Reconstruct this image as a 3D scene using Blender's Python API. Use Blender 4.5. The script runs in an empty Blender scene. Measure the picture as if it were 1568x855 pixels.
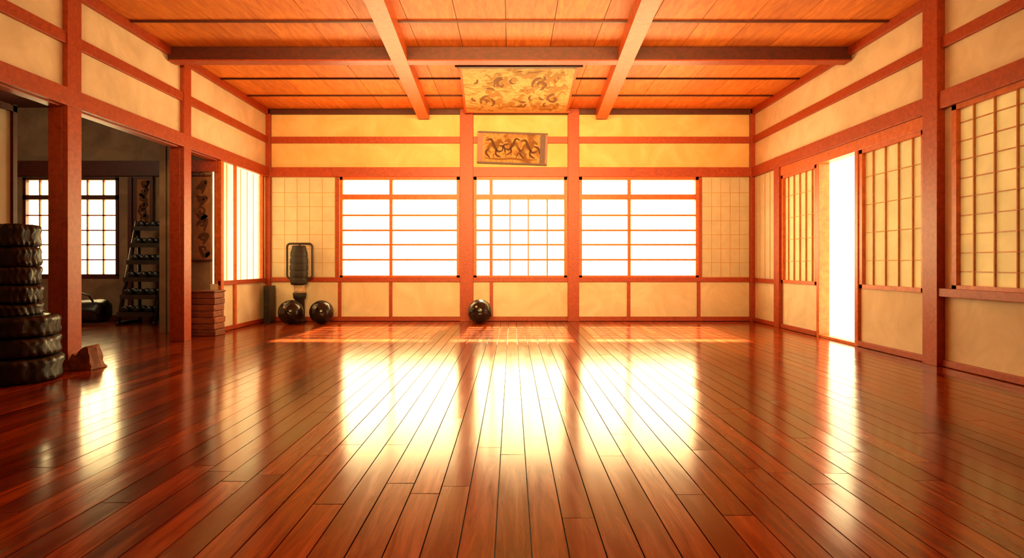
import bpy, math, random
from mathutils import Vector, noise, Matrix
random.seed(7)
S = bpy.context.scene
S.view_settings.view_transform = 'Standard'
S.view_settings.look = 'None'

# ---------------------------------------------------------------- materials
def newmat(name):
    m = bpy.data.materials.new(name); m.use_nodes = True
    nt = m.node_tree
    return m, nt, nt.nodes['Principled BSDF'], nt.nodes['Material Output']

def ramp(nt, fac, stops):
    r = nt.nodes.new('ShaderNodeValToRGB')
    els = r.color_ramp.elements
    els[0].position, els[0].color = stops[0][0], (*stops[0][1], 1)
    els[1].position, els[1].color = stops[-1][0], (*stops[-1][1], 1)
    for p, c in stops[1:-1]:
        e = els.new(p); e.color = (*c, 1)
    nt.links.new(fac, r.inputs[0])
    return r.outputs[0]

def noise_tex(nt, scale=(1,1,1), sc=1.0, detail=4, dist=0.0, rough=0.55, off=None):
    tc = nt.nodes.new('ShaderNodeTexCoord'); mp = nt.nodes.new('ShaderNodeMapping')
    mp.inputs['Scale'].default_value = scale
    nt.links.new(tc.outputs['Object'], mp.inputs[0])
    if off is not None: nt.links.new(off, mp.inputs['Location'])
    n = nt.nodes.new('ShaderNodeTexNoise')
    n.inputs['Scale'].default_value = sc; n.inputs['Detail'].default_value = detail
    n.inputs['Distortion'].default_value = dist; n.inputs['Roughness'].default_value = rough
    nt.links.new(mp.outputs[0], n.inputs[0])
    return n.outputs[0]

def mix(nt, a, b, fac=0.5, mode='MIX'):
    m = nt.nodes.new('ShaderNodeMix'); m.data_type = 'RGBA'; m.blend_type = mode
    for sock, v in ((m.inputs[0], fac), (m.inputs[6], a), (m.inputs[7], b)):
        if hasattr(v, 'is_linked'): nt.links.new(v, sock)
        elif isinstance(v, tuple): sock.default_value = (*v, 1)
        else: sock.default_value = v
    return m.outputs[2]

def bump(nt, bsdf, h, strength=0.2, dist=0.01):
    b = nt.nodes.new('ShaderNodeBump'); b.inputs['Strength'].default_value = strength
    b.inputs['Distance'].default_value = dist
    nt.links.new(h, b.inputs['Height']); nt.links.new(b.outputs[0], bsdf.inputs['Normal'])

def wood(name, dark, light, grain=(14,14,1.0), rough=0.45, island=False, spec=0.5, sc=3.0, bstr=.15, isl=((.62,.58,.55),(.9,.88,.86),(1.15,1.18,1.2))):
    m, nt, b, o = newmat(name)
    off = None
    if island:
        g = nt.nodes.new('ShaderNodeNewGeometry')
        mul = nt.nodes.new('ShaderNodeVectorMath'); mul.operation = 'SCALE'
        mul.inputs[0].default_value = (37, 91, 53)
        nt.links.new(g.outputs['Random Per Island'], mul.inputs['Scale'])
        off = mul.outputs[0]
    n = noise_tex(nt, grain, sc, 6, 0.6, 0.6, off)
    c = ramp(nt, n, [(0.3, dark), (0.7, light)])
    if island:
        t = ramp(nt, g.outputs['Random Per Island'], [(0, isl[0]), (.5,isl[1]), (1, isl[2])])
        c = mix(nt, c, t, 1.0, 'MULTIPLY')
    nt.links.new(c, b.inputs['Base Color'])
    b.inputs['Roughness'].default_value = rough
    b.inputs['Specular IOR Level'].default_value = spec
    bump(nt, b, n, bstr, 0.004)
    return m, nt, b, n

trim_m, *_ = wood('cedar_trim', (.28,.026,.0025), (.46,.064,.006), (9,9,9), .45)
trimL_m, *_ = wood('cedar_trim_light', (.46,.080,.007), (.70,.16,.018), (6,6,6), .42)
bar_m, *_ = wood('window_bar_wood', (.44,.15,.02), (.62,.24,.04), (6,6,6), .5)
dark_m, *_ = wood('dark_beam_wood', (.045,.004,.0015), (.10,.010,.0025), (6,9,9), .5)
ceil_m, *_ = wood('ceiling_boards', (.62,.145,.010), (.92,.31,.032), (7,1.2,1), .55, True, isl=((.8,.76,.7),(.95,.94,.92),(1.05,1.1,1.15)))
floor_m, fnt, fb, fn = wood('polished_floor_boards', (.12,.011,.0014), (.38,.062,.006), (11,.9,1), .2, True, .85, 2.2, .06, ((.5,.45,.42),(.85,.82,.8),(1.25,1.3,1.3)))
fb.inputs['Specular Tint'].default_value = (1,.80,.55,1)
rr = fnt.nodes.new('ShaderNodeMapRange'); rr.inputs['To Min'].default_value = .10; rr.inputs['To Max'].default_value = .22
fnt.links.new(fn, rr.inputs[0]); fnt.links.new(rr.outputs[0], fb.inputs['Roughness'])
brick_m, *_ = wood('block_wood', (.14,.03,.010), (.38,.10,.03), (3,10,14), .6, True)

def plaster(name, a, b_, rough=.9):
    m, nt, b, o = newmat(name)
    n = noise_tex(nt, (1,1,1), 2.2, 6, .8, .62)
    n2 = noise_tex(nt, (1,1,1), 60, 3)
    c = ramp(nt, n, [(.35, a), (.5, tuple((x+y)/2 for x,y in zip(a,b_))), (.62, b_)])
    nt.links.new(c, b.inputs['Base Color']); b.inputs['Roughness'].default_value = rough
    bump(nt, b, n2, .25, .004)
    return m
plaster_m = plaster('cream_plaster', (.70,.60,.40), (.85,.75,.53))
plasterB_m = plaster('glow_tinted_plaster', (.76,.49,.19), (.88,.61,.28))  # orange glow on the back wall is put into this plaster colour
plasterF_m = plaster('low_bounce_plaster', (.14,.07,.03), (.18,.10,.045))  # darkened so the unseen rear wall bounces less light into the foreground
plasterD_m = plaster('shade_tinted_plaster', (.22,.145,.085), (.34,.24,.15))  # the side room's shade is put into this darker plaster colour
white_m = plaster('white_bounce_lining', (.88,.86,.8), (.92,.9,.85))  # for the reflecting lining added behind the left shoji
plasterG_m = plaster('grid_lath', (.60,.38,.14), (.70,.46,.20))
black_m, bnt, bb, _ = newmat('under_floor'); bb.inputs['Base Color'].default_value = (.012,.004,.002,1)

def paper(name, col, trans, clear=0.0):
    m, nt, b, o = newmat(name); nt.nodes.remove(b)
    n = noise_tex(nt, (1,1,1), 5, 6, .5)
    c = ramp(nt, n, [(.3, tuple(x*.86 for x in col)), (.7, col)])
    d = nt.nodes.new('ShaderNodeBsdfDiffuse'); t = nt.nodes.new('ShaderNodeBsdfTranslucent')
    s = nt.nodes.new('ShaderNodeMixShader'); s.inputs[0].default_value = trans
    nt.links.new(c, d.inputs[0]); nt.links.new(c, t.inputs[0])
    nt.links.new(d.outputs[0], s.inputs[1]); nt.links.new(t.outputs[0], s.inputs[2])
    out=s.outputs[0]
    if clear:
        tr=nt.nodes.new('ShaderNodeBsdfTransparent'); s2=nt.nodes.new('ShaderNodeMixShader'); s2.inputs[0].default_value=clear
        nt.links.new(out,s2.inputs[1]); nt.links.new(tr.outputs[0],s2.inputs[2]); out=s2.outputs[0]
    nt.links.new(out, o.inputs[0])
    return m
paper_m = paper('shoji_paper', (.88,.82,.62), .22)
paperB_m = paper('shoji_paper_bright', (.97,.95,.86), .85, .3)
paperW_m = paper('window_paper', (.97,.92,.78), .66, .25)

def rubber(name, col=(.012,.012,.014), r=.3):
    m, nt, b, o = newmat(name)
    n = noise_tex(nt, (1,1,1), 9, 4)
    c = ramp(nt, n, [(.3, tuple(x*.6 for x in col)), (.7, tuple(x*1.6 for x in col))])
    nt.links.new(c, b.inputs['Base Color']); b.inputs['Roughness'].default_value = r
    bump(nt, b, n, .2, .01)
    return m
rub_m = rubber('black_rubber', (.007,.008,.011), .36)
ball_m = rubber('black_leather', (.010,.008,.008), .18)
bag_m = rubber('worn_black_leather', (.008,.006,.005), .6)
metal_m = rubber('blackened_metal', (.03,.018,.012), .45)
glass_m = rubber('pale_base', (.45,.35,.22), .3)
shelf_m = rubber('shelf_top', (.13,.10,.08), .6)
stone_m, *_ = wood('footing_wood', (.10,.03,.015), (.38,.13,.05), (5,5,5), .7)

def parchment(name, bg1, bg2, bg3=None):
    m, nt, b, o = newmat(name)
    n2 = noise_tex(nt, (1,1,1), 3.2, 7, 1.8, .65)
    st=[(.35, bg1), (.65, bg2)] if bg3 is None else [(.36,bg3),(.45,bg1),(.54,bg2),(.60,bg1),(.66,bg2)]
    nt.links.new(ramp(nt, n2, st), b.inputs['Base Color']); b.inputs['Roughness'].default_value = .8
    return m
scroll_m = parchment('gold_parchment', (.52,.36,.10), (.76,.60,.24), (.30,.17,.04))
pic_m = parchment('brown_parchment', (.36,.17,.05), (.58,.32,.11), (.20,.08,.02))
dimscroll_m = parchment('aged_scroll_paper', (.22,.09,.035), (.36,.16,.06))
ink_m, _, ib, _ = newmat('brown_ink'); ib.inputs['Base Color'].default_value=(.20,.085,.015,1); ib.inputs['Roughness'].default_value=.8
inkL_m, _, ib, _ = newmat('ochre_wash'); ib.inputs['Base Color'].default_value=(.42,.25,.055,1); ib.inputs['Roughness'].default_value=.8
inkD_m, _, ib, _ = newmat('dark_ink'); ib.inputs['Base Color'].default_value=(.09,.03,.01,1); ib.inputs['Roughness'].default_value=.8

# ---------------------------------------------------------------- builder
class B:
    def __init__(s, name): s.n=name; s.v=[]; s.f=[]; s.mi=[]; s.sm=[]; s.mats=[]
    def m(s, mat):
        if mat not in s.mats: s.mats.append(mat)
        return s.mats.index(mat)
    def add(s, vs, fs, mat, smooth=False):
        o=len(s.v); s.v += [tuple(v) for v in vs]; k=s.m(mat)
        for f in fs: s.f.append(tuple(i+o for i in f)); s.mi.append(k); s.sm.append(smooth)
    def box(s, x0,x1,y0,y1,z0,z1, mat, M=None):
        vs=[Vector((x,y,z)) for z in (z0,z1) for y in (y0,y1) for x in (x0,x1)]
        if M is not None: vs=[M@v for v in vs]
        s.add(vs, [(0,2,3,1),(4,5,7,6),(0,1,5,4),(2,6,7,3),(0,4,6,2),(1,3,7,5)], mat)
    def lathe(s, prof, c, mat, seg=48, M=None, closed=False, fn=None):
        vs=[]; fs=[]; n=len(prof)
        for i in range(seg):
            a=2*math.pi*i/seg
            for j,(r,z) in enumerate(prof):
                if fn: r,z = fn(r,z,a,j)
                v=Vector((r*math.cos(a), r*math.sin(a), z))
                if M is not None: v=M@v
                vs.append(v+Vector(c))
        for i in range(seg):
            k=(i+1)%seg
            for j in range(n if closed else n-1):
                l=(j+1)%n
                fs.append((i*n+j,k*n+j,k*n+l,i*n+l))
        s.add(vs,fs,mat,True)
    def tube(s, pts, r, mat, seg=10, loop=False):
        pts=[Vector(p) for p in pts]; n=len(pts); vs=[]; fs=[]
        for i,p in enumerate(pts):
            a=pts[i-1] if (i>0 or loop) else p; b=pts[(i+1)%n] if (i<n-1 or loop) else p
            t=(b-a).normalized()
            u=t.cross(Vector((0,1,.01))) 
            if u.length<.05: u=t.cross(Vector((1,0,0)))
            u.normalize(); w=t.cross(u)
            for k in range(seg):
                q=2*math.pi*k/seg; vs.append(p+u*math.cos(q)*r+w*math.sin(q)*r)
        for i in range(n if loop else n-1):
            j=(i+1)%n
            for k in range(seg):
                l=(k+1)%seg; fs.append((i*seg+k,i*seg+l,j*seg+l,j*seg+k))
        if not loop: fs += [tuple(range(seg))[::-1], tuple((n-1)*seg+k for k in range(seg))]
        s.add(vs,fs,mat,True)
    def stroke(s, pts, w, mat, mp, lift=0.0, taper=True):
        n=len(pts); vs=[]; fs=[]
        for i,(u,v) in enumerate(pts):
            a=pts[max(0,i-1)]; b=pts[min(n-1,i+1)]
            dx,dy=b[0]-a[0],b[1]-a[1]; L=math.hypot(dx,dy) or 1
            t=i/(n-1); ww=w*(.15+.85*math.sin(math.pi*min(1,max(0,t)))**.6) if taper else w
            ox,oy=-dy/L*ww/2,dx/L*ww/2
            vs += [mp(u+ox,v+oy,lift), mp(u-ox,v-oy,lift)]
        for i in range(n-1): fs.append((2*i,2*i+1,2*i+3,2*i+2))
        s.add(vs,fs,mat)
    def done(s, bevel=0):
        me=bpy.data.meshes.new(s.n); me.from_pydata(s.v,[],s.f)
        for m in s.mats: me.materials.append(m)
        me.polygons.foreach_set('material_index', s.mi); me.polygons.foreach_set('use_smooth', s.sm)
        me.update()
        ob=bpy.data.objects.new(s.n, me); S.collection.objects.link(ob)
        if bevel:
            md=ob.modifiers.new('bevel','BEVEL'); md.width=bevel; md.segments=2; md.limit_method='ANGLE'
        return ob
def spiral(cx,cy,r0,r1,a0,turns,n=26):
    return [(cx+(r0+(r1-r0)*i/(n-1))*math.cos(a0+turns*2*math.pi*i/(n-1)), cy+(r0+(r1-r0)*i/(n-1))*math.sin(a0+turns*2*math.pi*i/(n-1))) for i in range(n)]
def smooth(P,n=10):
    out=[]
    P=[P[0]]+list(P)+[P[-1]]
    for i in range(1,len(P)-2):
        for k in range(n):
            t=k/n; p0,p1,p2,p3=P[i-1],P[i],P[i+1],P[i+2]
            out.append(tuple(.5*((2*p1[d])+(-p0[d]+p2[d])*t+(2*p0[d]-5*p1[d]+4*p2[d]-p3[d])*t*t+(-p0[d]+3*p1[d]-3*p2[d]+p3[d])*t**3) for d in (0,1)))
    out.append(P[-1]); return out

CZ=3.24          # ceiling height
XL,XR,YB=-3.75,3.70,9.0
YF=-1.5

# ---------------------------------------------------------------- floor
b=B('floor')
x=-8.6
while x<3.86:
    y=YF-random.random()*1.4
    while y<9.0:
        L=random.choice((1.1,1.4,1.8,2.2))
        y1=min(y+L,9.0); y0=max(y,YF)
        if y1-y0>.02:
            x1=x+.108
            dz=[random.uniform(-.0006,.0006) for _ in range(4)]
            vs=[(x,y0,-.02),(x1,y0,-.02),(x,y1-.004,-.02),(x1,y1-.004,-.02),
                (x,y0,dz[0]),(x1,y0,dz[1]),(x,y1-.004,dz[0]+dz[2]*.4),(x1,y1-.004,dz[1]+dz[3]*.4)]
            b.add(vs,[(0,2,3,1),(4,5,7,6),(0,1,5,4),(2,6,7,3),(0,4,6,2),(1,3,7,5)],floor_m)
        y+=L
    x+=.1125
b.box(-8.6,3.86,YF,9.1,-.06,-.021,black_m)
b.done()

# ---------------------------------------------------------------- ceiling
b=B('ceiling')
seamY=[YF,.2,1.2,2.2,3.1,4.0,4.85,5.7,6.46,7.47,8.22,9.1]
for i in range(len(seamY)-1):
    x=-3.85
    while x<3.8:
        b.box(x,min(x+.468,3.85),seamY[i]+.005,seamY[i+1]-.005,CZ,CZ+.03,ceil_m)
        x+=.474
b.box(-8.6,3.9,YF,9.1,CZ+.031,CZ+.1,dark_m)
b.done()
b=B('trim_1')   # ceiling battens
for y in seamY[1:-1]:
    if abs(y-6.46)<.01: continue
    b.box(XL,XR,y-.012,y+.012,CZ-.018,CZ-.0005,dark_m)
b.done()
b=B('ceiling_cross_beam')
b.box(XL+.01,XR-.01,6.38,6.52,CZ-.14,CZ-.001,dark_m)
b.box(XL+.01,XR-.01,6.375,6.525,CZ-.155,CZ-.14,trim_m); b.done(.006)
b=B('ceiling_cross_beam')
b.box(XL+.01,XR-.01,3.2,3.34,CZ-.14,CZ-.001,dark_m); b.done(.006)
for sgn,xa,xb_ in ((-1,-1.14,-1.34),(1,1.15,1.36)):
    b=B('ceiling_long_beam')
    def X(y): return xa+(xb_-xa)*(y-4.6)/(8.93-4.6) if y>4.6 else xa
    for ya,yb2 in ((YF,4.6),(4.6,8.93)):
        w=.085
        vs=[(X(ya)-w,ya,CZ-.16),(X(ya)+w,ya,CZ-.16),(X(yb2)-w,yb2,CZ-.16),(X(yb2)+w,yb2,CZ-.16),
            (X(ya)-w,ya,CZ-.001),(X(ya)+w,ya,CZ-.001),(X(yb2)-w,yb2,CZ-.001),(X(yb2)+w,yb2,CZ-.001)]
        b.add(vs,[(0,2,3,1),(4,5,7,6),(0,1,5,4),(2,6,7,3),(0,4,6,2),(1,3,7,5)],trimL_m)
    b.done()

# ---------------------------------------------------------------- back wall
T=.12
b=B('wall_back')
b.box(-3.87,3.82,YB,YB+T,-.02,.64,plaster_m)
b.box(-3.87,3.82,YB,YB+T,2.24,CZ+.03,plasterB_m)
for x0,x1 in ((-3.87,-2.63),(-.82,-.58),(.83,1.02),(2.85,3.82)):
    b.box(x0,x1,YB,YB+T,.64,2.24,plasterB_m)
b.done()
b=B('trim_2')   # back wall timber frame
f=YB-.0005
for x0,x1,d in ((XL,-3.68,.06),(-.79,-.59,.07),(.85,1.02,.07),(3.63,XR,.06)):
    b.box(x0,x1,f-d,f,0,CZ-.002,trim_m)
for z0,z1,d,m_ in ((CZ-.08,CZ-.003,.06,dark_m),(2.72,2.82,.035,trim_m),(2.205,2.35,.055,trim_m),(.60,.67,.035,trim_m),(.005,.07,.045,trim_m)):
    b.box(XL+.01,XR-.01,f-d,f,z0,z1,m_)
for x0 in (-2.66,-1.88,-.34,1.76,2.83):
    b.box(x0,x0+.05,f-.025,f,.07,.60,trim_m)
for x0 in (-2.70,2.85): b.box(x0,x0+.05,f-.03,f,.67,2.2,trim_m)
b.done(.004)
def win_back(name,x0,x1,mull,vbars):
    b=B(name); y0,y1=YB-.03,YB+.05
    fw=.045
    b.box(x0,x0+fw,y0,y1,.67,2.205,trimL_m); b.box(x1-fw,x1,y0,y1,.67,2.205,trimL_m)
    b.box(x0,x1,y0,y1,.655,.70,trimL_m); b.box(x0,x1,y0,y1,2.16,2.205,trimL_m)
    b.box(x0,x1,y0+.005,y1,1.86,1.94,trimL_m)
    for m in mull: b.box(m-.025,m+.025,y0+.002,y1,.68,2.19,trimL_m)
    for z in (1.62,1.39,1.17,.94): b.box(x0,x1,y0+.02,y1-.02,z-.015,z+.015,bar_m)
    for v in vbars: b.box(v-.011,v+.011,y0+.022,y1-.022,.68,1.88,bar_m)
    b.add([(x0+.02,y1-.012,.68),(x1-.02,y1-.012,.68),(x1-.02,y1-.012,1.9),(x0+.02,y1-.012,1.9)],[(0,1,2,3)],paperW_m)
    b.done()
win_back('window_1',-2.63,-.80,(-1.85,),())
win_back('window_2',-.585,.84,(-.32,),(-.03,.25,.54))
win_back('window_3',1.025,2.85,(1.79,),())
def panelgrid(name,x0,x1):
    b=B(name)
    b.box(x0,x1,YB-.012,YB-.001,.68,2.195,paper_m)
    n=5
    for i in range(1,n): 
        x=x0+(x1-x0)*i/n; b.box(x-.004,x+.004,YB-.016,YB-.012,.68,2.19,plasterG_m)
    for i in range(1,7):
        z=.68+1.5*i/7; b.box(x0,x1,YB-.015,YB-.012,z-.004,z+.004,plasterG_m)
    b.done()
panelgrid('shoji_panel',-3.67,-2.71); panelgrid('shoji_panel',2.91,3.62)

# ---------------------------------------------------------------- left wall
b=B('wall_left')
b.box(XL-.1,XL,YF,YB,2.24,CZ+.03,plaster_m)
b.box(XL-.1,XL,YF,3.0,-.02,2.24,plaster_m)
b.box(XL-.1,XL,7.50,YB,-.02,.62,plaster_m)
b.box(XL-.1,XL,8.86,YB,.62,2.24,plaster_m)
b.done()
b=B('trim_3')
g=XL+.0005
for z0,z1,d,m_ in ((CZ-.09,CZ-.003,.05,trim_m),(2.72,2.82,.035,trim_m),(2.20,2.35,.055,trim_m)):
    b.box(g,g+d,YF,8.93,z0,z1,m_)
b.box(XL-.1,g,3.0,7.55,2.19,2.24,trim_m)
for y0,y1 in ((4.90,5.06),(6.64,6.79),(3.0,3.12),(1.0,1.15)):
    b.box(g,g+.045,y0,y1,0,CZ-.003,trim_m)
b.box(g,g+.03,7.50,8.93,.005,.06,trim_m); b.box(g,g+.03,7.50,8.93,.60,.66,trim_m)
b.box(g,g+.04,7.50,7.57,0,2.2,trimL_m); b.box(g,g+.025,7.90,7.96,0,2.2,trimL_m)
b.done(.003)
for y0,y1 in ((4.90,5.06),(6.64,6.79)):
    b=B('wooden_post'); b.box(XL-.12,g-.0005,y0,y1,0,2.2,trim_m); b.done(.005)
b=B('window_5')
b.box(XL-.05,XL-.04,7.50,8.88,.62,2.24,paperB_m)
for i in (1,3,4,5,6):
    y=7.6+i*.20
    b.box(XL-.04,XL-.032,y-.004,y+.004,.62,2.2,plasterG_m)
b.box(XL-.05,XL,7.5,7.55,.62,2.24,trimL_m); b.box(XL-.05,XL,8.84,8.88,.62,2.24,trimL_m)
b.done()

# ---------------------------------------------------------------- right wall
b=B('wall_right')
R0,R1=XR,XR+.1
b.box(R0,R1,YF,YB,2.20,CZ+.03,plaster_m)
for y0,y1,z1 in ((8.1,YB,2.20),(7.10,8.1,.62),(5.24,6.24,.62),(4.9,5.24,2.20),(3.2,4.9,.62),(YF,3.2,2.20)):
    b.box(R0,R1,y0,y1,-.02,z1,plaster_m)
b.done()
b=B('trim_4')
g=XR-.0005
for z0,z1,d,m_ in ((CZ-.09,CZ-.003,.05,trim_m),(2.72,2.82,.035,trim_m),(2.20,2.35,.055,trim_m)):
    b.box(g-d,g,YF,8.93,z0,z1,m_)
b.box(g-.03,R1,5.22,8.06,2.08,2.20,trimL_m)
for y0,y1,d in ((5.02,5.20,.07),(3.0,3.15,.06),(1.0,1.15,.05)):
    b.box(g-d,g,y0,y1,0,CZ-.003,trim_m)
b.box(g-.05,g,8.04,8.2,0,2.2,trim_m)
b.box(g-.03,g,8.2,8.94,.60,.66,trim_m)
for y0,y1 in ((8.2,8.94),(7.1,8.04),(5.2,6.24),(YF,5.02)): b.box(g-.03,g,y0,y1,.005,.06,trim_m)
b.box(g-.06,g,3.15,5.02,.60,.67,trim_m)
b.done(.003)
b=B('shoji_panel'); b.box(XR-.012,XR-.001,8.22,8.92,.67,2.19,paper_m)
for i in range(1,4): b.box(XR-.02,XR-.012,8.22+i*.17,8.228+i*.17,.67,2.19,plasterG_m)
b.done()
def shoji_side(name,y0,y1,z0,z1,nv,nh,frame=.05,xoff=.0):
    b=B(name); xa,xb=XR+xoff-.02,XR+xoff+.03
    b.box(xa,xb,y0,y0+frame,z0,z1,trimL_m); b.box(xa,xb,y1-frame,y1,z0,z1,trimL_m)
    b.box(xa,xb,y0,y1,z0,z0+frame*.8,trimL_m); b.box(xa,xb,y0,y1,z1-.04,z1,trimL_m)
    pz=z0
    b.box(xb-.012,xb-.006,y0,y1,pz,z1,paper_m)
    for i in range(1,nv):
        y=y0+(y1-y0)*i/nv; b.box(xa+.020,xb-.012,y-.005,y+.005,pz,z1,bar_m)
    for i in range(1,nh):
        z=pz+(z1-pz)*i/nh; b.box(xa+.026,xb-.012,y0,y1,z-.004,z+.004,plasterG_m if nh<8 else bar_m)
    b.done()
shoji_side('window_6',7.10,8.04,.62,2.08,6,5)
shoji_side('window_9',5.24,6.23,.62,2.08,5,5)
shoji_side('window_4',3.9,4.92,.66,2.2,5,10)
shoji_side('window_7',3.16,3.89,.66,2.2,4,10)
b=B('trim_6')   # frame of the open doorway
b.box(XR-.03,R1,6.24,6.30,.0,2.08,trimL_m); b.box(XR-.03,R1,7.03,7.09,.0,2.08,trimL_m)
b.box(XR-.02,R1,6.3,7.03,.0,.03,trimL_m)
b.done(.003)

# ---------------------------------------------------------------- rear wall
b=B('wall_front'); b.box(-8.6,3.82,YF-.1,YF,-.02,CZ+.03,plasterF_m); b.done()

# ---------------------------------------------------------------- side room
SX=-8.5
b=B('wall_side_room')
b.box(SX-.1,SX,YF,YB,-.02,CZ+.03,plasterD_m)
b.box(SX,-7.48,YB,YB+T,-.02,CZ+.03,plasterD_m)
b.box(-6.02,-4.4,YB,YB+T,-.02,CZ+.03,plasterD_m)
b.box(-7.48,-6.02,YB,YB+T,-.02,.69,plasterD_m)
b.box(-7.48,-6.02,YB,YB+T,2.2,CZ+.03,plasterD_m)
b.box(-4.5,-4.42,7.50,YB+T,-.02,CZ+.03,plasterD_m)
b.box(-4.42,-4.40,7.56,YB+T,-.02,CZ+.03,white_m)  # added white lining, out of view, bounces light onto the left shoji paper
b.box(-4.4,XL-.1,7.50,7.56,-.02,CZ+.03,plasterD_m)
b.done()
b=B('trim_5')
b.box(SX,-4.5,8.95,YB-.001,2.22,2.45,dark_m); b.box(-4.36,XL-.002,7.46,7.499,2.05,2.2,trim_m)
b.box(-5.86,-5.80,8.96,YB-.001,0,2.2,dark_m)
b.box(SX,-4.5,8.97,YB-.001,0.005,.09,dark_m)
b.done()
b=B('window_8')
x0,x1=-7.48,-6.02
for a,c in ((x0,x0+.05),(x1-.04,x1),(-6.78,-6.72)): b.box(a,c,YB-.02,YB+.05,.69,2.2,dark_m)
for a,c in ((.66,.72),(2.16,2.2),(1.86,1.93)): b.box(x0,x1,YB-.02,YB+.05,a,c,dark_m)
for z in (1.62,1.39,1.17,.94): b.box(x0,x1,YB,YB+.03,z-.01,z+.01,trim_m)
for i in range(1,3):
    for o in (0,.73):
        b.box(x0+o+i*.245-.010,x0+o+i*.245+.010,YB,YB+.03,.69,2.2,trim_m)
b.add([(x0,YB+.04,.69),(x1,YB+.04,.69),(x1,YB+.04,2.2),(x0,YB+.04,2.2)],[(0,1,2,3)],paper('side_window_paper',(.95,.92,.8),.5,.15))
b.done()
b=B('shoji_screen')  # parked shoji screen just inside the side room
b.box(-4.12,-4.115,3.3,4.86,.0,2.19,paper_m)
for y in (3.3,3.7,4.1,4.5,4.82): b.box(-4.115,-4.09,y,y+.04,.0,2.19,dark_m)
for z in (0,.6,2.13): b.box(-4.115,-4.09,3.3,4.86,z,z+.05,dark_m)
b.done()

# ---------------------------------------------------------------- pictures
b=B('painted_scroll')
zf,zb=CZ-.075,CZ-.09
yf,yb=6.80,8.84
def quadbox(b,xf,xb_,y0,y1,z0,z1,t,mat):
    vs=[(-xf+.08,y0,z0),(xf+.08,y0,z0),(-xb_+.06,y1,z1),(xb_+.06,y1,z1)]
    vs+= [(v[0],v[1],v[2]+t) for v in vs]
    b.add(vs,[(0,2,3,1),(4,5,7,6),(0,1,5,4),(2,6,7,3),(0,4,6,2),(1,3,7,5)],mat)
quadbox(b,.69,.775,yf,yb,zf,zb,.012,scroll_m)
quadbox(b,.70,.70,yf-.0,yf+.06,zf-.006,zf-.006,.02,dark_m)
quadbox(b,.78,.78,yb-.06,yb,zb-.006,zb-.006,.02,trimL_m)
for s in (-1,1):
    vs=[(s*.69+.08,yf,zf-.004),(s*.665+.08,yf,zf-.004),(s*.775+.06,yb,zb-.004),(s*.745+.06,yb,zb-.004)]
    if s>0: vs=[vs[1],vs[0],vs[3],vs[2]]
    vs+= [(v[0],v[1],v[2]+.02) for v in vs]
    b.add(vs,[(0,2,3,1),(4,5,7,6),(0,1,5,4),(2,6,7,3),(0,4,6,2),(1,3,7,5)],trimL_m)
b.tube([(-.66,yf,zf+.005),(.82,yf,zf+.005)],.016,dark_m)
for x in (-.4,.1,.5): b.tube([(x,yf,zf),(x+.04,yf,CZ-.003)],.006,dark_m)
def mpD(u,v,l):
    y=yf+.1+(yb-yf-.2)*v; z=zf+(zb-zf)*(y-yf)/(yb-yf)
    return (.07+u*(.66+.08*v), y, z-.002-l)
rs=random.Random(3)
for i in range(34):
    u,v=rs.uniform(-.85,.85),rs.uniform(.08,.9); a=rs.choice((-.35,.2,.5,-.1)); L=rs.uniform(.12,.34)
    P=smooth([(u-L/2*math.cos(a),v-L/2*math.sin(a)),(u-L*.1,v+rs.uniform(.03,.09)),(u+L*.2,v-rs.uniform(.0,.05)),(u+L/2*math.cos(a),v+L/2*math.sin(a))],7)
    P=[(max(-.93,min(.93,p)),max(.03,min(.97,q))) for p,q in P]
    b.stroke(P,rs.uniform(.03,.10),inkL_m,mpD,.0005+i*.00002)
for (cx,cy,r) in ((-.55,.74,.12),(.42,.32,.11),(.7,.66,.09),(-.3,.3,.10)):
    b.stroke(spiral(cx,cy,.03,r,rs.uniform(0,6),.8),.06,ink_m,mpD,.002)
    b.stroke([(cx+r*1.3*math.cos(q/8),cy+r*1.3*math.sin(q/8)) for q in range(22,40)],.05,ink_m,mpD,.002)
for i in range(34):
    u,v=rs.uniform(-.85,.85),rs.uniform(.1,.9); a=rs.uniform(0,6)
    b.stroke([(u+.14*t*math.cos(a+t),v+.09*t*math.sin(a+t)) for t in (0,.3,.6,.9,1.2)],.04,rs.choice((ink_m,inkL_m)),mpD,.0025)
b.done()
b=B('framed_painting')
M=Matrix.Translation((.005,8.93,2.635))@Matrix.Rotation(math.radians(2),4,'Y')@Matrix.Rotation(math.radians(7),4,'X')
b.box(-.50,.50,.0,.012,-.22,.22,pic_m,M)
for q in ((-.53,.53,.215,.24),(-.53,.53,-.24,-.215)): b.box(q[0],q[1],-.015,.02,q[2],q[3],dark_m,M)
for q in (-.53,.50): b.box(q,q+.03,-.014,.019,-.24,.24,trim_m,M)
b.box(.42,.50,-.01,.011,-.21,.21,dark_m,M)
b.box(-.50,-.45,-.01,.011,-.21,.21,trim_m,M)
def mpC(u,v,l): return M@Vector((u,-.002-l,v))
for (cx,cz,s,fl) in ((-.27,-.01,1.1,1),(.0,.02,1.0,-1),(.25,-.01,1.1,1)):
    q=lambda P:[(cx+s*u*fl,cz+s*v) for u,v in P]
    b.stroke(smooth(q([(-.10,-.05),(-.05,.05),(.02,.02),(.06,.10),(.12,.07)])),.06*s,ink_m,mpC,.001)
    b.stroke(smooth(q([(-.12,.10),(-.05,.12),(-.01,.04),(.05,-.04),(.12,-.02)])),.035*s,inkD_m,mpC,.0015)
    for P in ([(-.08,.0),(-.12,-.06),(-.06,-.13)],[(.03,.0),(.02,-.08),(.09,-.12)],[(.06,.04),(.13,.02),(.15,-.06)]):
        b.stroke(smooth(q(P)),.028*s,inkD_m,mpC,.0015)
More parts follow.
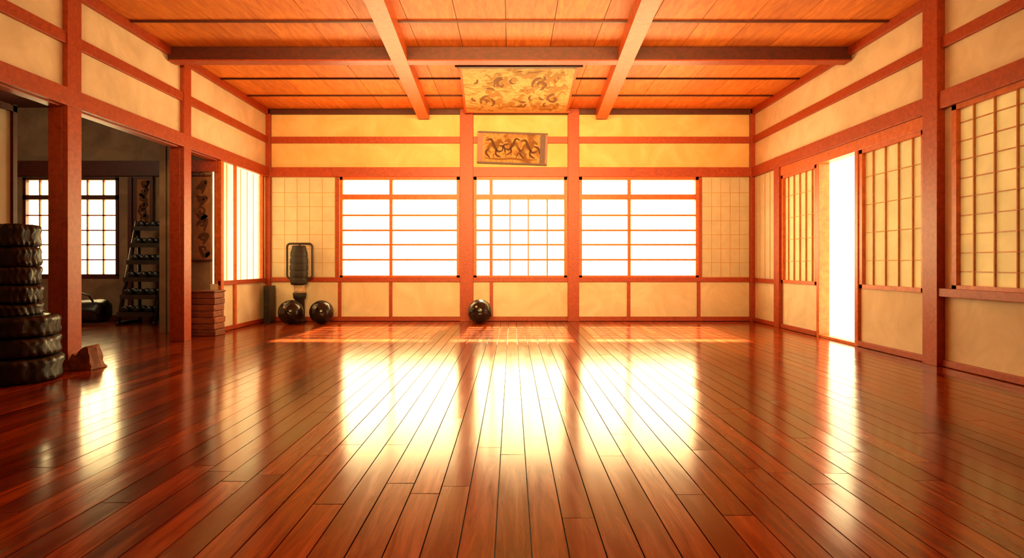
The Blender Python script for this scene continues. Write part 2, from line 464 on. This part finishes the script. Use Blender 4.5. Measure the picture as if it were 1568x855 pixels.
b.stroke(smooth([(-.42,-.16),(-.2,-.17),(.0,-.155),(.2,-.17),(.38,-.16)]),.03,ink_m,mpC,.001)
for i in range(12):
    u,v=rs.uniform(-.4,.36),rs.uniform(-.14,.15); b.stroke(spiral(u,v,.01,rs.uniform(.025,.045),rs.uniform(0,6),.7,10),.016,ink_m,mpC,.002)
b.done()

def scroll_ink(b,x0,x1,y,z0,z1,seed):
    r=random.Random(seed)
    mp=lambda u,v,l:(u,y-.001-l,v)
    w=x1-x0
    for i in range(6):
        z=z0+(z1-z0)*(i+.5)/6; cx=(x0+x1)/2+r.uniform(-.15,.15)*w
        b.stroke(smooth([(cx-.3*w,z+r.uniform(-.05,.05)),(cx,z+r.uniform(-.09,.09)),(cx+.3*w,z+r.uniform(-.05,.05)),(cx+r.uniform(-.2,.2)*w,z-.1)]),.06,inkD_m,mp,.001)
        b.stroke(spiral(cx,z,.01,.06,r.uniform(0,6),1.1,14),.03,inkD_m,mp,.0015)
b=B('hanging_scroll')
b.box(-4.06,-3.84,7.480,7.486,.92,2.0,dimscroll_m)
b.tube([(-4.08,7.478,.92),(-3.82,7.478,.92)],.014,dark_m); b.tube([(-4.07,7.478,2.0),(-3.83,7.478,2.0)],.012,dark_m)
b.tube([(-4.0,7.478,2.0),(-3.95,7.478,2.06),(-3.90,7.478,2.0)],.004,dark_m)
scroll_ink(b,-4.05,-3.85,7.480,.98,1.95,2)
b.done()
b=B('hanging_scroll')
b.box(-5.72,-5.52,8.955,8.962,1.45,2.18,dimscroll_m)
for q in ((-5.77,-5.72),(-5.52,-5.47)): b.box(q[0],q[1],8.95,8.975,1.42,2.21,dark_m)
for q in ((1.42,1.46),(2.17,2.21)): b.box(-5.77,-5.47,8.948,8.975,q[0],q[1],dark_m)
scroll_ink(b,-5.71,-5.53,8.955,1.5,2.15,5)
b.done()

# ---------------------------------------------------------------- tyre stack
b=B('tire_stack')
tx,ty=-3.70,4.42
spec=[(.262,.19,0),(.25,.15,.0),(.252,.155,-.005),(.185,.10,-.06),(.165,.135,-.03),(.16,.14,-.04),(.15,.15,-.03),(.155,.17,-.05)]
z=0
for k,(R,h,dx) in enumerate(spec):
    prof=[]
    t=h*.5
    for i in range(28):
        a=2*math.pi*i/28
        ca,sa=math.cos(a),math.sin(a)
        e=.55
        rr_=R*.74+ R*.26*math.copysign(abs(ca)**e,ca); zz=t*1.0*math.copysign(abs(sa)**e,sa)
        prof.append((rr_,zz))
    def fn(r,z_,a,j,R=R,h=h,k=k):
        n=noise.noise(Vector((math.cos(a)*2.2+k*7,math.sin(a)*2.2,z_*9+k)))
        r2=r
        if r>R*.93: r2 += .004*(1 if math.sin(a*26+z_*60)>0 else -1) - (.008 if abs(z_)<h*.06 else 0)
        return r2+n*.018*(r/R), z_+n*.007
    tilt=Matrix.Rotation(math.radians(random.uniform(-2.2,2.2)),3,'X')@Matrix.Rotation(math.radians(random.uniform(-2,2)),3,'Y')
    b.lathe(prof,(tx+dx,ty+random.uniform(-.01,.01),z+t+.003),rub_m,seg=104,closed=True,fn=fn,M=tilt)
    z+=h-.003
b.lathe([(0,0),(.11,0),(.125,.01),(.12,.03),(0,.035)],(tx-.04,ty,z-.03),rub_m,seg=40)
b.done()

# footing beside post
b=B('post_footing_block')
import bmesh
bm=bmesh.new(); bmesh.ops.create_cube(bm,size=1); bmesh.ops.subdivide_edges(bm,edges=bm.edges[:],cuts=5,use_grid_fill=True)
for v in bm.verts:
    c=v.co
    taper=1-.35*(c.z+.5)
    n=noise.noise(c*3.1+Vector((3,1,2)))*.07
    v.co=Vector((c.x*.22*taper+n*.25,c.y*.20*taper+n*.2,(c.z+.5)*.155*(1+.25*math.sin(c.x*5))+n*.10*(1 if c.z>-.4 else 0)))
bm.verts.ensure_lookup_table()
vs=[v.co+Vector((-3.57,4.93,.002)) for v in bm.verts]; fs=[tuple(v.index for v in f.verts) for f in bm.faces]
b.add(vs,fs,stone_m); bm.free(); b.done(.003)

# ---------------------------------------------------------------- block stack
b=B('wooden_block_stack')
z=.002
for k in range(7):
    h=.076; j=random.uniform(-.012,.012)
    b.box(-3.92+j,-3.60+j,7.10+random.uniform(0,.015),7.36+random.uniform(0,.01),z,z+h-.004,brick_m)
    z+=h
b.box(-3.94,-3.585,7.085,7.37,z-.004,z+.018,brick_m)
b.done(.008)

# ---------------------------------------------------------------- balls
def ball(x,y,r,rot):
    b=B('medicine_ball'); n=64
    prof=[(r*math.sin(math.pi*i/n),-r*math.cos(math.pi*i/n)) for i in range(n+1)]
    def fn(rr_,zz,a,j):
        p=Vector((rr_*math.cos(a),rr_*math.sin(a),zz))/r
        g=min(abs(p.x),abs(p.y),abs(p.z), abs(abs(p.z)-.5))
        k=1-.025*max(0,1-g/.03)
        return rr_*k,zz*k
    b.lathe(prof,(x,y,r+.001),ball_m,seg=96,M=Matrix.Rotation(rot,3,'Z')@Matrix.Rotation(.5,3,'X')@Matrix.Rotation(.4,3,'Y'),fn=fn)
    p=Vector((-.25,-.85,.46)).normalized()*r*.985+Vector((x,y,r))
    b.lathe([(0,.006),(.013,.005),(.018,0),(.018,-.01)],p,glass_m,seg=20,M=Vector((-.25,-.85,.46)).to_track_quat('Z','Y').to_matrix())
    b.done()
ball(-.47,8.62,.178,.3); ball(-3.21,8.53,.176,1.1); ball(-2.78,8.58,.172,2.0)

# ---------------------------------------------------------------- striking dummy
b=B('punching_bag_stand')
cx,cy=-3.19,8.83
def rrect(x0,x1,z0,z1,r,y):
    P=[]
    for (ax,az,s) in ((x1-r,z1-r,0),(x0+r,z1-r,90),(x0+r,z0+r,180),(x1-r,z0+r,270)):
        for i in range(7):
            a=math.radians(s+i*15); P.append((ax+r*math.cos(a),y,az+r*math.sin(a)))
    return P
b.tube(rrect(cx-.19,cx+.19,.66,1.18,.05,cy),.016,metal_m,loop=True)
b.lathe([(0,0),(.10,0),(.10,.02),(.085,.035),(.075,.05),(.07,.34),(.09,.36),(.10,.44),(0,.44)],(cx,cy,.001),bag_m,seg=40)
b.lathe([(0,.44),(.085,.44),(.085,.48),(.075,.53),(.095,.56),(0,.56)],(cx,cy-.01,.001),glass_m,seg=40)
pr=[(0,.56)]
for i in range(31):
    t=i/30; pr.append((.118+.012*math.sin(t*math.pi)-.010*(i%6==0),.565+t*.51))
pr+=[(.11,1.09),(.10,1.105),(.10,1.135),(.085,1.15),(0,1.152)]
b.lathe(pr,(cx,cy-.03,0),bag_m,seg=48)
b.tube([(cx,cy-.02,1.14),(cx,cy,1.18)],.014,metal_m)
b.done()
b=B('storage_box')
b.box(-3.68,-3.58,8.70,8.9,.002,.55,metal_m); b.box(-3.672,-3.588,8.694,8.70,.05,.26,rub_m); b.box(-3.672,-3.588,8.694,8.70,.29,.50,rub_m)
for z_ in (.17,.40): b.tube([(-3.65,8.688,z_),(-3.61,8.688,z_)],.006,metal_m)
b.done(.008)

# ---------------------------------------------------------------- side room rack
b=B('dumbbell_rack')
rx0,rx1=-5.62,-5.10
def P(x,t,dy=0): return (x+.10*t, 8.38+.28*t+dy, 1.5*t)
for x in (rx0,rx1):
    b.tube([P(x,0),P(x,.5),P(x,1.0)],.028,metal_m); b.tube([(x+.05,8.80,.0),(x+.08,8.74,.8),(x+.10,8.68,1.5)],.022,metal_m)
    b.tube([(x,8.36,.028),(x+.05,8.82,.028)],.026,metal_m)
for k in range(6):
    t=.10+k*.165; p=P(rx0,t); q=P(rx1,t)
    b.box(p[0],q[0],p[1]-.06,p[1]+.2,p[2]-.012,p[2]+.006,shelf_m)
    b.box(p[0],q[0],p[1]-.075,p[1]-.06,p[2]-.025,p[2]+.04,metal_m)
    n=3
    for i in range(n):
        xx=p[0]+.09+i*.17; yy=p[1]+.06; zz=p[2]+.065
        Mr=Matrix.Rotation(math.radians(90),3,'X')
        for d in (-.07,.07):
            b.lathe([(0,-.03),(.05,-.03),(.058,-.02),(.058,.02),(.05,.03),(0,.03)],(xx,yy+d,zz),rub_m,seg=20,M=Mr)
        b.lathe([(.016,-.05),(.016,.05)],(xx,yy,zz),metal_m,seg=12,M=Mr)
b.done()
b=B('standing_punching_bag')
b.lathe([(0,0),(.2,0),(.21,.03),(.2,.08),(.13,.11),(.13,.16),(.155,.18),(.165,.4),(.16,.55),(.168,.57),(.168,.62),(.16,.64),(.165,1.0),(.158,1.45),(.14,1.52),(.08,1.56),(0,1.565)],(-4.80,8.35,.001),rub_m,seg=48)
b.done()
b=B('duffel_bag')
def dfn(r,z_,a,j):
    n=noise.noise(Vector((math.cos(a)*2,math.sin(a)*2,z_*6)))*.03
    return r+n*(r>.02), z_
prof=[(0,-.30),(.10,-.30),(.155,-.27),(.17,-.2),(.165,0),(.172,.2),(.155,.27),(.10,.30),(0,.30)]
b.lathe(prof,(-6.15,8.5,.185),rub_m,seg=40,M=Matrix.Rotation(math.radians(90),3,'Y'),fn=dfn)
b.tube([(-6.3,8.42,.33),(-6.27,8.38,.42),(-6.15,8.38,.46),(-6.03,8.38,.42),(-6.0,8.42,.33)],.013,metal_m)
b.done()

# ---------------------------------------------------------------- light
W=bpy.data.worlds.new('World'); S.world=W; W.use_nodes=True
bg=W.node_tree.nodes['Background']; bg.inputs[0].default_value=(1,.79,.40,1); bg.inputs[1].default_value=7.4
sd=bpy.data.lights.new('sun','SUN'); sd.energy=105; sd.angle=math.radians(3); sd.color=(1,.78,.38)
so=bpy.data.objects.new('sun',sd); S.collection.objects.link(so)
so.rotation_euler=Vector((-.06,-1,-.90)).to_track_quat('-Z','Y').to_euler(); so.location=(0,14,8)
def area(name,loc,tgt,sx,sy,e,col,spread=180):
    ld=bpy.data.lights.new(name,'AREA'); ld.shape='RECTANGLE'; ld.size=sx; ld.size_y=sy; ld.energy=e; ld.color=col; ld.spread=math.radians(spread)
    lo=bpy.data.objects.new(name,ld); S.collection.objects.link(lo); lo.location=loc
    lo.rotation_euler=(Vector(tgt)-Vector(loc)).to_track_quat('-Z','Y').to_euler()
area('back_wall_fill',(0,.3,2.5),(0,9,2.9),4,.8,190,(1,.56,.18),62)  # added fill light with no fixture, warms the back wall and ceiling
area('side_room_fill',(-6.5,5.5,3.0),(-6.0,9,1.2),1.2,.5,20,(1,.68,.36),150)  # added fill light that brightens the side room, no fixture there

# ---------------------------------------------------------------- camera
cd=bpy.data.cameras.new('camera'); co=bpy.data.objects.new('camera',cd); S.collection.objects.link(co)
co.location=(0,0,.88); co.rotation_euler=(math.radians(90),0,0)
cd.sensor_width=36; cd.lens=36*900/1568; cd.shift_y=-23.5/1568; cd.clip_start=.05
S.camera=co
